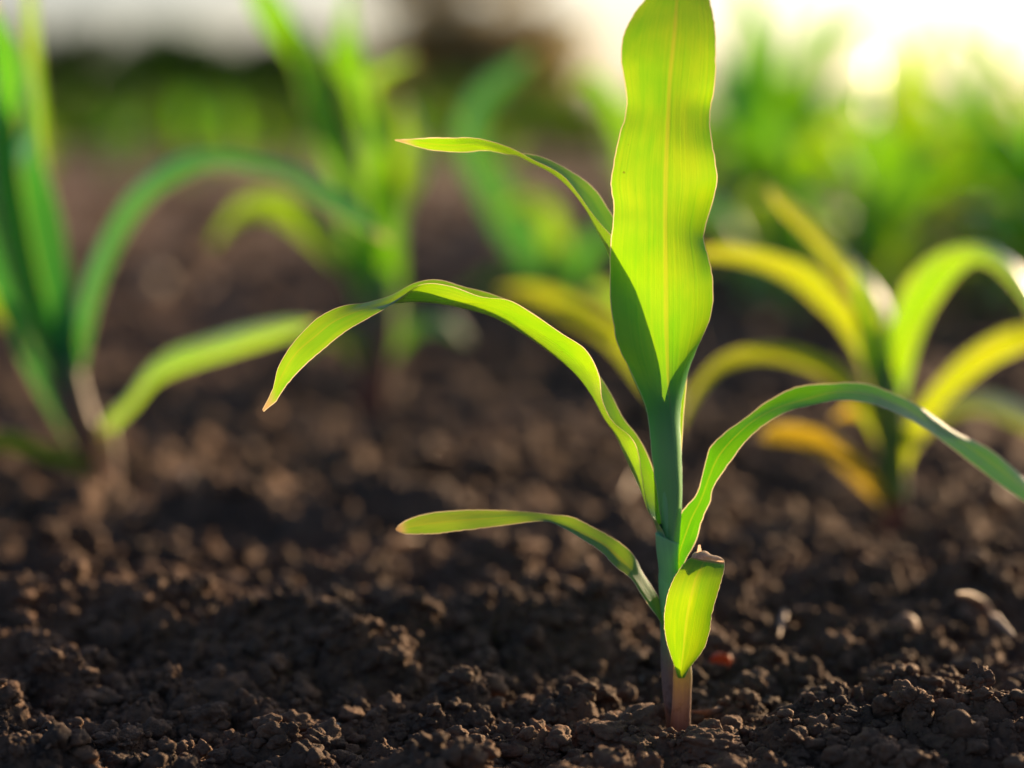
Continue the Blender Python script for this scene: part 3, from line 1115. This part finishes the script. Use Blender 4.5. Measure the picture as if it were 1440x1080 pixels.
def traced_plant(base_px, label, leaves, stems, group=None, wk=0.74):
    g = G(*base_px)
    for _ in range(4):
        g = G(base_px[0], base_px[1], gz(g[0], g[1]))
    Y0 = g[1]
    e = empty('corn_seedling', g, label, 'corn plant', group)
    inv = Matrix.Translation(-Vector(g))
    for (pts, mat) in stems:
        C = np.array([list(W(a, b_, Y0 + d / 1000)) + [w * (Y0 + d / 1000 - CAM[1]) / FPX / 2] for a, b_, w, d in pts])
        S = catmull(C, 24)
        v, f, uv = tube_arrays(S[:, :3], S[:, 3], 14, 0.9)
        o = link(bpy.data.objects.new('sheath', np_mesh('sheath', v, f, [mat], None, uv)), e)
        o.data.transform(inv)
    for i, (pts, mat, fold, tilt) in enumerate(leaves):
        o, _ = ribbon('leaf', px_center_rows([(p[0], p[1], p[2] * wk) + tuple(p[3:]) for p in pts], Y0, fold, tilt), e, [mat, M_MARGIN], n=48, cols=9, vee=0.5,
                      ripple=0.0006, margin=0.00032, seed=i + int(base_px[0]))
        o.data.transform(inv)
    return e


G_, D2, O_, X_ = M_LEAF, M_LEAF_DEEP, M_LEAF_OLD, M_LEAF_ORANGE

traced_plant((146, 690), 'blurred corn seedling at the left edge with long arching leaves', [
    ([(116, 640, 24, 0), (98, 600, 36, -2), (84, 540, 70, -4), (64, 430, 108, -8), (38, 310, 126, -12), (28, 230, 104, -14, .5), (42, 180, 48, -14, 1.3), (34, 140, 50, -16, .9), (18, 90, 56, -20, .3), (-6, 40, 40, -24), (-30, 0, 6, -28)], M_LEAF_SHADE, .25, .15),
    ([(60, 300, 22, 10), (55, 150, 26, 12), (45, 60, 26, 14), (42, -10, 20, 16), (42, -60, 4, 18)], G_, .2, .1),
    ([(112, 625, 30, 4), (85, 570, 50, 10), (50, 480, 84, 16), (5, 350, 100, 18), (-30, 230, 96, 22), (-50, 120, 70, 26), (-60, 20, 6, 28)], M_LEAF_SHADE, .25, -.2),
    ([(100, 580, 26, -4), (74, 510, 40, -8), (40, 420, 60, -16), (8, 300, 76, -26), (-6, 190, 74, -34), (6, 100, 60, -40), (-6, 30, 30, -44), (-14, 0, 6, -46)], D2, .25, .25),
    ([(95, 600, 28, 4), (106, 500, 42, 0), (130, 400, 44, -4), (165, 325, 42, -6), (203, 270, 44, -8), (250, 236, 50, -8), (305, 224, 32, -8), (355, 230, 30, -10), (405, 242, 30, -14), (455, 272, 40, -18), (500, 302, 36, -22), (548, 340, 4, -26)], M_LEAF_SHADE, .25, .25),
    ([(150, 640, 28, 0), (153, 600, 28, -1), (184, 566, 26, -4), (212, 530, 32, -8), (248, 508, 42, -12), (299, 490, 46, -18), (341, 477, 46, -24), (387, 466, 40, -30), (420, 458, 26, -34), (448, 452, 4, -36)], G_, .25, .35),
    ([(136, 668, 24, -6), (105, 650, 32, -10), (60, 636, 36, -16), (10, 622, 42, -26), (-50, 625, 6, -34)], O_, .2, .3),
    ([(90, 560, 26, 4), (60, 500, 50, 10), (20, 450, 60, 18), (-30, 420, 50, 26), (-80, 430, 4, 32)], M_LEAF_LOW, .25, .3),
], [
    ([(148, 712, 44, 0), (142, 670, 44, 0), (128, 630, 42, 0), (108, 580, 44, 0), (94, 520, 40, 0), (88, 470, 26, 0)], M_FOOT),
    ([(150, 715, 40, -6), (150, 670, 38, -8), (149, 630, 32, -8), (150, 605, 20, -8)], M_SHEATH_RED),
])

traced_plant((527, 592), 'blurred upright corn seedling left of the middle behind the arching leaf', [
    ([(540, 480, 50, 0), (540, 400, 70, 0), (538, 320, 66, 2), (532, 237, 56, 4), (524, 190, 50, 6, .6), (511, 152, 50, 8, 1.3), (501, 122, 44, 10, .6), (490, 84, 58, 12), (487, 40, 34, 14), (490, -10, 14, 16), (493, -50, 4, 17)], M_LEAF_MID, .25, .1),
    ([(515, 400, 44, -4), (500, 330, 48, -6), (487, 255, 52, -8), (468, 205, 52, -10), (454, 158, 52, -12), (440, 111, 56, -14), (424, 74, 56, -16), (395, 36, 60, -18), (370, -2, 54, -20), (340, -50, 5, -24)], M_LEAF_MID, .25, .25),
    ([(512, 430, 34, -8), (502, 389, 40, -10), (477, 362, 44, -16), (436, 322, 52, -22), (405, 299, 56, -27), (374, 289, 50, -31), (340, 297, 36, -35), (312, 326, 18, -38), (296, 350, 4, -39)], G_, .25, .35),
    ([(545, 430, 44, 6), (543, 350, 60, 8), (552, 285, 66, 10), (572, 242, 68, 12), (580, 205, 44, 16), (572, 165, 24, 18), (568, 140, 4, 20)], G_, .2, -.25),
    ([(528, 210, 22, 4), (520, 130, 26, 4), (528, 108, 26, 2), (548, 96, 24, 0), (576, 84, 10, -2), (584, 82, 4, -3)], G_, .2, .3),
    ([(540, 500, 40, 6), (580, 460, 36, 20), (625, 455, 30, 36), (660, 480, 5, 50)], M_LEAF_MID, .2, .3),
    ([(520, 520, 30, -2), (490, 480, 36, -14), (455, 470, 34, -26), (425, 500, 4, -34)], M_LEAF_LOW, .2, .3),
], [
    ([(524, 610, 38, 0), (526, 560, 44, 0), (530, 500, 48, 0), (536, 440, 48, 0), (540, 380, 24, 0)], M_FOOT),
])

traced_plant((1258, 756), 'blurred yellow-green corn seedling at right with leaves fanning from a purple foot', wk=0.66, leaves=[
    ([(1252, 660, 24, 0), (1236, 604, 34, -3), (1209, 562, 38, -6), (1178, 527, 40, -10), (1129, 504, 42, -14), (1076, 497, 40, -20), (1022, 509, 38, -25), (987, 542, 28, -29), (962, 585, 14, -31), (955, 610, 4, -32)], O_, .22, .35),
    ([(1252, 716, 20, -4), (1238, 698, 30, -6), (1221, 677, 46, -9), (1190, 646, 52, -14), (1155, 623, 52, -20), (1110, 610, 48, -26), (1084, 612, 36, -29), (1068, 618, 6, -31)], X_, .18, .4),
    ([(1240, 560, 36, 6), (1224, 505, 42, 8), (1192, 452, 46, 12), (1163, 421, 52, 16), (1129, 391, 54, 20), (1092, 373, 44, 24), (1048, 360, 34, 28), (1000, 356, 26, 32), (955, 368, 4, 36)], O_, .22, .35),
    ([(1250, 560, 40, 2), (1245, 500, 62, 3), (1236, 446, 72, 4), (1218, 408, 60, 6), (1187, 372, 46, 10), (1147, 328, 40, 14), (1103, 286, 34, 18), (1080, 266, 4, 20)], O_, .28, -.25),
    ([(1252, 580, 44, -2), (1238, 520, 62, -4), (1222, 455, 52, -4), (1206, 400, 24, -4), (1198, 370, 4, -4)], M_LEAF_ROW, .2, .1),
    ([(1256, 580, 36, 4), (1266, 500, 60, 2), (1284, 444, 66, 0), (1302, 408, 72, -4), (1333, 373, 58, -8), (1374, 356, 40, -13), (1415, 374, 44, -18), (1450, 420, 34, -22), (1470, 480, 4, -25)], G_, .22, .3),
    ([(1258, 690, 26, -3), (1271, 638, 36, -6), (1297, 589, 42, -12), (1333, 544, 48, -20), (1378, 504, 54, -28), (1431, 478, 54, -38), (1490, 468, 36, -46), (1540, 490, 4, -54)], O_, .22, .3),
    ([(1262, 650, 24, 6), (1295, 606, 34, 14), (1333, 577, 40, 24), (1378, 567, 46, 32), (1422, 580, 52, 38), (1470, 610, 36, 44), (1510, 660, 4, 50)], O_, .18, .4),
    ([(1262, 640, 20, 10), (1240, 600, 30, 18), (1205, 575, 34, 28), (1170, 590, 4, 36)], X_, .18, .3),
], stems=[
    ([(1258, 775, 34, 0), (1259, 720, 34, 0), (1259, 680, 34, 0), (1256, 640, 34, 0), (1252, 590, 38, 0), (1248, 540, 28, 0)], M_FOOT),
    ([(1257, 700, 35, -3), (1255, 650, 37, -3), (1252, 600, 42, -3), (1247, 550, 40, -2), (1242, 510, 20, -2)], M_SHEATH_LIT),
])

traced_plant((936, 640), 'corn seedling mostly hidden behind the sharp one with a yellow leaf to its left', [
    ([(930, 560, 24, 0), (880, 485, 46, -6), (822, 444, 46, -12), (772, 418, 38, -17), (735, 408, 24, -20), (700, 408, 4, -22)], O_, .2, .35),
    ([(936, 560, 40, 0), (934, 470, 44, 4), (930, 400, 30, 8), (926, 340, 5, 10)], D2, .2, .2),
    ([(900, 460, 20, 8), (872, 425, 30, 12), (850, 405, 22, 16), (830, 408, 4, 20)], G_, .2, .2),
], [([(936, 660, 34, 0), (936, 600, 36, 0), (934, 540, 36, 0)], M_FOOT)])

traced_plant((790, 475), 'heavily blurred green corn plant between the middle plant and the sharp blade', [
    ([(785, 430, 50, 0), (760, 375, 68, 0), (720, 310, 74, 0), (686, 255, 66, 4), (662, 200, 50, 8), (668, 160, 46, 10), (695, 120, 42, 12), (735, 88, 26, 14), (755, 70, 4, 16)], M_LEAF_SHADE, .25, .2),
    ([(790, 430, 44, 0), (784, 350, 44, -20), (770, 300, 40, -30), (735, 280, 30, -44), (700, 300, 5, -50)], G_, .2, .3),
    ([(792, 440, 40, 0), (815, 370, 44, 10), (850, 330, 36, 20), (890, 330, 5, 30)], D2, .2, .3),
    ([(790, 430, 40, 0), (755, 400, 44, -20), (700, 390, 36, -40), (640, 420, 5, -60)], M_LEAF_LOW, .2, .3),
], [([(790, 490, 46, 0), (790, 440, 52, 0), (785, 390, 46, 0)], M_FOOT)])

traced_plant((905, 480), 'heavily blurred corn plant behind the sharp blade, one dark leaf arching out leftwards', [
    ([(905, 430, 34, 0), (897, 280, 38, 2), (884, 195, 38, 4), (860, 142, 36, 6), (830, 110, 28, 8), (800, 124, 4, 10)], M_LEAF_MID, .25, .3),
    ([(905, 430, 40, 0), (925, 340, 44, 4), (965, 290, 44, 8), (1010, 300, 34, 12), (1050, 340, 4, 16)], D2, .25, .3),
    ([(905, 430, 40, 0), (918, 300, 40, -4), (930, 200, 30, -8), (945, 120, 4, -10)], G_, .2, .1),
], [([(905, 500, 44, 0), (905, 440, 48, 0), (903, 390, 40, 0)], M_FOOT)])

# ------------------------------------------------------------------ parametric corn plants for the rows behind


def grown_leaf(az, length, width, lean0, lean1, z0, twist=0.0):
    n = 12
    rows = []
    p = np.array([0.0, 0.0, z0])
    h = np.array([math.cos(az), math.sin(az), 0])
    side = np.array([-math.sin(az), math.cos(az), 0])
    for i in range(n):
        t = i / (n - 1)
        a = lean0 + (lean1 - lean0) * t ** 1.4
        d = h * math.sin(a) + np.array([0, 0, 1.0]) * math.cos(a)
        nrm = -h * math.cos(a) + np.array([0, 0, 1.0]) * math.sin(a)
        if i:
            p = p + d * length / (n - 1)
        w = width * (0.45 + 0.55 * min(1, t * 3)) * max(0.02, 1 - max(0, (t - 0.35) / 0.65) ** 1.8)
        s = side * math.cos(twist * t) + nrm * math.sin(twist * t)
        rows.append((p - s * w / 2 + nrm * w * 0.22, p.copy(), p + s * w / 2 + nrm * w * 0.22))
    return np.array(rows)


def corn_prototype(seed_, height, nl, mats):
    r_ = random.Random(seed_)
    e = empty('corn_plant', (0, 0, 0))
    zs = [height * 0.10 + height * 0.38 * (i / (nl - 1)) for i in range(nl)]
    path = np.array([[0, 0, -0.02], [0.002, 0, height * .15], [0, .002, height * .32], [0, 0, height * .5]])
    v, f, uv = tube_arrays(catmull(path, 12), np.linspace(0.009, 0.005, 12) * height / 0.3, 10)
    link(bpy.data.objects.new('stem', np_mesh('stem', v, f, [M_SHEATH], None, uv)), e)
    az0 = r_.uniform(0, 6.28)
    for i in range(nl):
        t = i / (nl - 1)
        az = az0 + math.pi * i + r_.uniform(-.5, .5)
        rows = grown_leaf(az, height * (0.55 + 0.35 * math.sin(t * 2.6)), height * (0.125 + 0.06 * math.sin(t * 3)),
                          R(38 - 32 * t + r_.uniform(-6, 6)), R(125 - 95 * t + r_.uniform(-18, 18)), zs[i], r_.uniform(-.8, .8))
        ribbon('leaf', rows, e, [mats[min(len(mats) - 1, int((1 - t) * len(mats)))], M_MARGIN], n=26, cols=7, vee=0.5,
               ripple=0.0012, margin=0.0, seed=seed_ * 10 + i)
    return e


protos = [corn_prototype(11 + i, h, nl, m) for i, (h, nl, m) in enumerate([
    (0.30, 6, (M_LEAF_ROW, M_LEAF_SMALL, O_)), (0.34, 7, (M_LEAF_MID, M_LEAF_MID, M_LEAF_ROW)), (0.27, 6, (M_LEAF_MID, M_LEAF_ROW)), (0.38, 7, (D2, M_LEAF_MID, M_LEAF_ROW)), (0.32, 6, (M_LEAF_ROW, D2, O_)),
])]
used = [False] * len(protos)


def put_plant(k, loc, rz, sc, label, group):
    p = protos[k]
    kids = [c for c in bpy.data.objects if c.parent == p] if not used[k] else p_children[k]
    if not used[k]:
        used[k] = True
        p_children[k] = kids
        e = p
    else:
        e = p.copy()
        COL.objects.link(e)
        for c in kids:
            d = c.copy()
            d.parent = e
            COL.objects.link(d)
    e.location = loc
    e.rotation_euler = (0, 0, rz)
    e.scale = (sc, sc, sc)
    tag(e, label, 'corn plant', group)
    return e


p_children = {}
r = np.random.default_rng(5)
rowspots = []
# right-hand rows, running away from the camera
for x0, slope, y in ((0.25, 0.10, 1.60), (0.36, 0.13, 1.50), (0.48, 0.16, 1.45), (0.60, 0.19, 1.6), (0.80, 0.22, 2.2), (0.30, 0.03, 3.2)):
    y0 = y
    while y < 6.0:
        rowspots.append((x0 + slope * (y - y0) + r.uniform(-.03, .03), y))
        y += r.uniform(.10, .18) * (0.5 + 0.25 * y)
for i, (x, y) in enumerate(rowspots):
    put_plant(int(r.integers(5)), (x, y, gz(x, y) - 0.01), r.uniform(0, 6.28), (.92 if i in (3, 9, 30, 47, 62) else r.uniform(.44, .72)),
              'blurred backlit corn plant in the dense rows at right behind', 'corn rows at right behind the seedlings')
# the left part of the field: sparse row far back
for i in range(34):
    y = 7.5 + 6 * r.random()
    x = -0.27 * y + 0.36 * y * r.random()
    put_plant(int(r.integers(5)), (x, y, gz(x, y) - 0.01), r.uniform(0, 6.28), r.uniform(.55, .8),
              'far blurred corn plant in the green band beyond the bare soil at left', 'corn band beyond the bare soil at left')

# far crop that reads as one mass
M_FAR = leaf_material('far_crop_leaf', spec=0.03, margin=False, refl=(0.04, 0.11, 0.025), trans=(0.05, 0.13, 0.006), trans2=(0.09, 0.15, 0.01))
VS, FS, off = [], [], 0
for i in range(1600):
    y = 11 + 38 * r.random() ** 1.3
    x = r.uniform(-0.5, 0.5) * y
    for j in range(5):
        rows = grown_leaf(r.uniform(0, 6.28), r.uniform(.25, .4), 0.05, R(r.uniform(5, 35)), R(r.uniform(50, 120)), 0.05, 0)[::3]
        q = rows.reshape(-1, 3) * 1.2 + np.array([x, y, 0])
        n = len(rows)
        ii = np.arange(n * 3).reshape(n, 3)
        ff = np.stack([ii[:-1, :-1], ii[:-1, 1:], ii[1:, 1:], ii[1:, :-1]], -1).reshape(-1, 4)
        VS.append(q)
        FS.append(ff + off)
        off += len(q)
fv = np.concatenate(VS)
fc = link(bpy.data.objects.new('far_crop', np_mesh('far_crop', fv, np.concatenate(FS), [M_FAR], None, fv[:, :2])))
tag(fc, 'far green crop blurred into one band below the trees', None, None, 'stuff')

# ------------------------------------------------------------------ distant hedge and trees
M_TREE = leaf_material('tree_leaf', spec=0.02, margin=False, refl=(0.025, 0.06, 0.018), trans=(0.03, 0.10, 0.008), trans2=(0.05, 0.12, 0.01), tmix=0.4)
M_TREE_OLIVE = leaf_material('olive_tree_leaf', spec=0.02, margin=False, refl=(0.22, 0.19, 0.09), trans=(0.42, 0.34, 0.13), trans2=(0.46, 0.38, 0.15), tmix=0.4)
M_BARK, _t = new_mat('bark')
_b = NB(_t)
_co = _b.n('ShaderNodeTexCoord')
_bs = _b.n('ShaderNodeBsdfPrincipled')
_b.l(_b.mix(_b.noise(_co.outputs['Object'], 6, 4), (0.06, 0.045, 0.03), (0.16, 0.12, 0.08)), _bs.inputs['Base Color'])
_bs.inputs['Roughness'].default_value = 0.9
_o = _b.n('ShaderNodeOutputMaterial')
_b.l(_bs.outputs[0], _o.inputs[0])


def leaf_cloud(r_, n, centers, size):
    """leaf-sized quads spread through clumps; centers = list of (c, radii)"""
    wts = np.array([c[1][0] * c[1][1] * c[1][2] for c in centers])
    pick = r_.choice(len(centers), n, p=wts / wts.sum())
    d = r_.normal(size=(n, 3))
    d /= np.linalg.norm(d, axis=1)[:, None]
    d *= (r_.random(n) ** 0.45)[:, None]
    c = np.array([centers[k][0] for k in pick])
    rad = np.array([centers[k][1] for k in pick])
    P = c + d * rad
    a = r_.normal(size=(n, 3))
    a /= np.linalg.norm(a, axis=1)[:, None]
    b_ = np.cross(a, r_.normal(size=(n, 3)))
    b_ /= np.linalg.norm(b_, axis=1)[:, None]
    s = size * r_.uniform(.6, 1.4, n)[:, None]
    V = np.stack([P - a * s, P + b_ * s * .55, P + a * s, P - b_ * s * .55], 1).reshape(-1, 3)
    F = np.arange(n * 4).reshape(n, 4)
    return V, F


def tree(name, loc, h, crown_r, label, mat, seed_, nleaf=2600, trunk_frac=0.35):
    r_ = np.random.default_rng(seed_)
    e = empty(name, loc, label, 'tree')
    path = np.array([[0, 0, -0.3], [0.03 * h, 0, h * .2], [-0.02 * h, 0.02 * h, h * .45], [0, 0, h * .8]])
    v, f, uv = tube_arrays(catmull(path, 14), np.linspace(h * .035, h * .008, 14), 9)
    VV, FF = [v], [f]
    off = len(v)
    cl = []
    for i in range(26):
        az = r_.uniform(0, 6.28)
        z = h * (trunk_frac + (0.95 - trunk_frac) * r_.random())
        rr = crown_r * r_.uniform(.15, .95) * (1.1 - 0.5 * z / h)
        c = np.array([math.cos(az) * rr, math.sin(az) * rr, z])
        cl.append((c, np.array([crown_r * .34, crown_r * .34, h * .10]) * r_.uniform(.5, 1.5)))
        p0 = np.array([0, 0, z * .7])
        bp = catmull(np.array([p0, (p0 + c) / 2 + np.array([0, 0, -.03 * h]), c]), 7)
        v2, f2, _ = tube_arrays(bp, np.linspace(h * .012, h * .003, 7), 6)
        VV.append(v2)
        FF.append(f2 + off)
        off += len(v2)
    link(bpy.data.objects.new('trunk', np_mesh('trunk', np.concatenate(VV), np.concatenate(FF), [M_BARK])), e)
    V, F = leaf_cloud(r_, nleaf, cl, 0.022 * h)
    link(bpy.data.objects.new('crown', np_mesh('crown', V, F, [mat], None, V[:, [0, 2]] * 0.2)), e)
    return e


# hedge on the left half, 55 m away
r2 = np.random.default_rng(77)
cent = []
for i in range(60):
    x = -14.5 + 15.2 * i / 59 + r2.uniform(-.3, .3)
    h = 2.3 + 0.3 * math.sin(i * .55) + r2.uniform(-.2, .25)
    cent.append((np.array([x, 55 + r2.uniform(-1, 1), h * .5]), np.array([.75, .8, h * .52])))
V, F = leaf_cloud(r2, 30000, cent, 0.17)
hd = link(bpy.data.objects.new('distant_hedge', np_mesh('distant_hedge', V, F, [M_TREE], None, V[:, [0, 2]])))
tag(hd, 'dark green hedge line blurred along the far edge of the field at left', None, None, 'stuff')


def far_x(px, y):
    return (px - 720) / FPX * (y - CAM[1])


tree('tree', (far_x(645, 48), 48, 0), 5.0, 2.5, 'blurred olive-brown tree rising above the hedge near the middle', M_TREE_OLIVE, 5, 11000, .03)
tree('tree', (far_x(775, 50), 50, 0), 1.7, 1.0, 'low olive shrub-like tree in the haze right of the olive-brown tree', M_TREE_OLIVE, 15, 6000, .1)
tree('tree', (far_x(110, 52), 52, 0), 2.5, 0.9, 'low dark rounded tree in the hedge line at far left', M_TREE, 6, 6000, .2)
tree('tree', (far_x(300, 52), 52, 0), 2.3, 1.0, 'low dark tree in the hedge line left of the middle', M_TREE, 8, 6000, .2)

# tall weeds in front of the hedge, one soft mass
M_WEED = leaf_material('weed_leaf', spec=0.03, margin=False, refl=(0.03, 0.09, 0.02), trans=(0.025, 0.09, 0.004), trans2=(0.05, 0.11, 0.006))
cent = []
for i in range(110):
    x = -9.5 + 10.6 * r2.random()
    h = 0.75 + 0.35 * r2.random()
    cent.append((np.array([x, 31 + 3 * r2.random(), h * .45]), np.array([.35, .4, h * .5])))
V, F = leaf_cloud(r2, 22000, cent, 0.05)
wd = link(bpy.data.objects.new('tall_weeds', np_mesh('tall_weeds', V, F, [M_WEED], None, V[:, [0, 2]])))
tag(wd, 'mid green weeds blurred into a strip in front of the dark hedge', None, None, 'stuff')
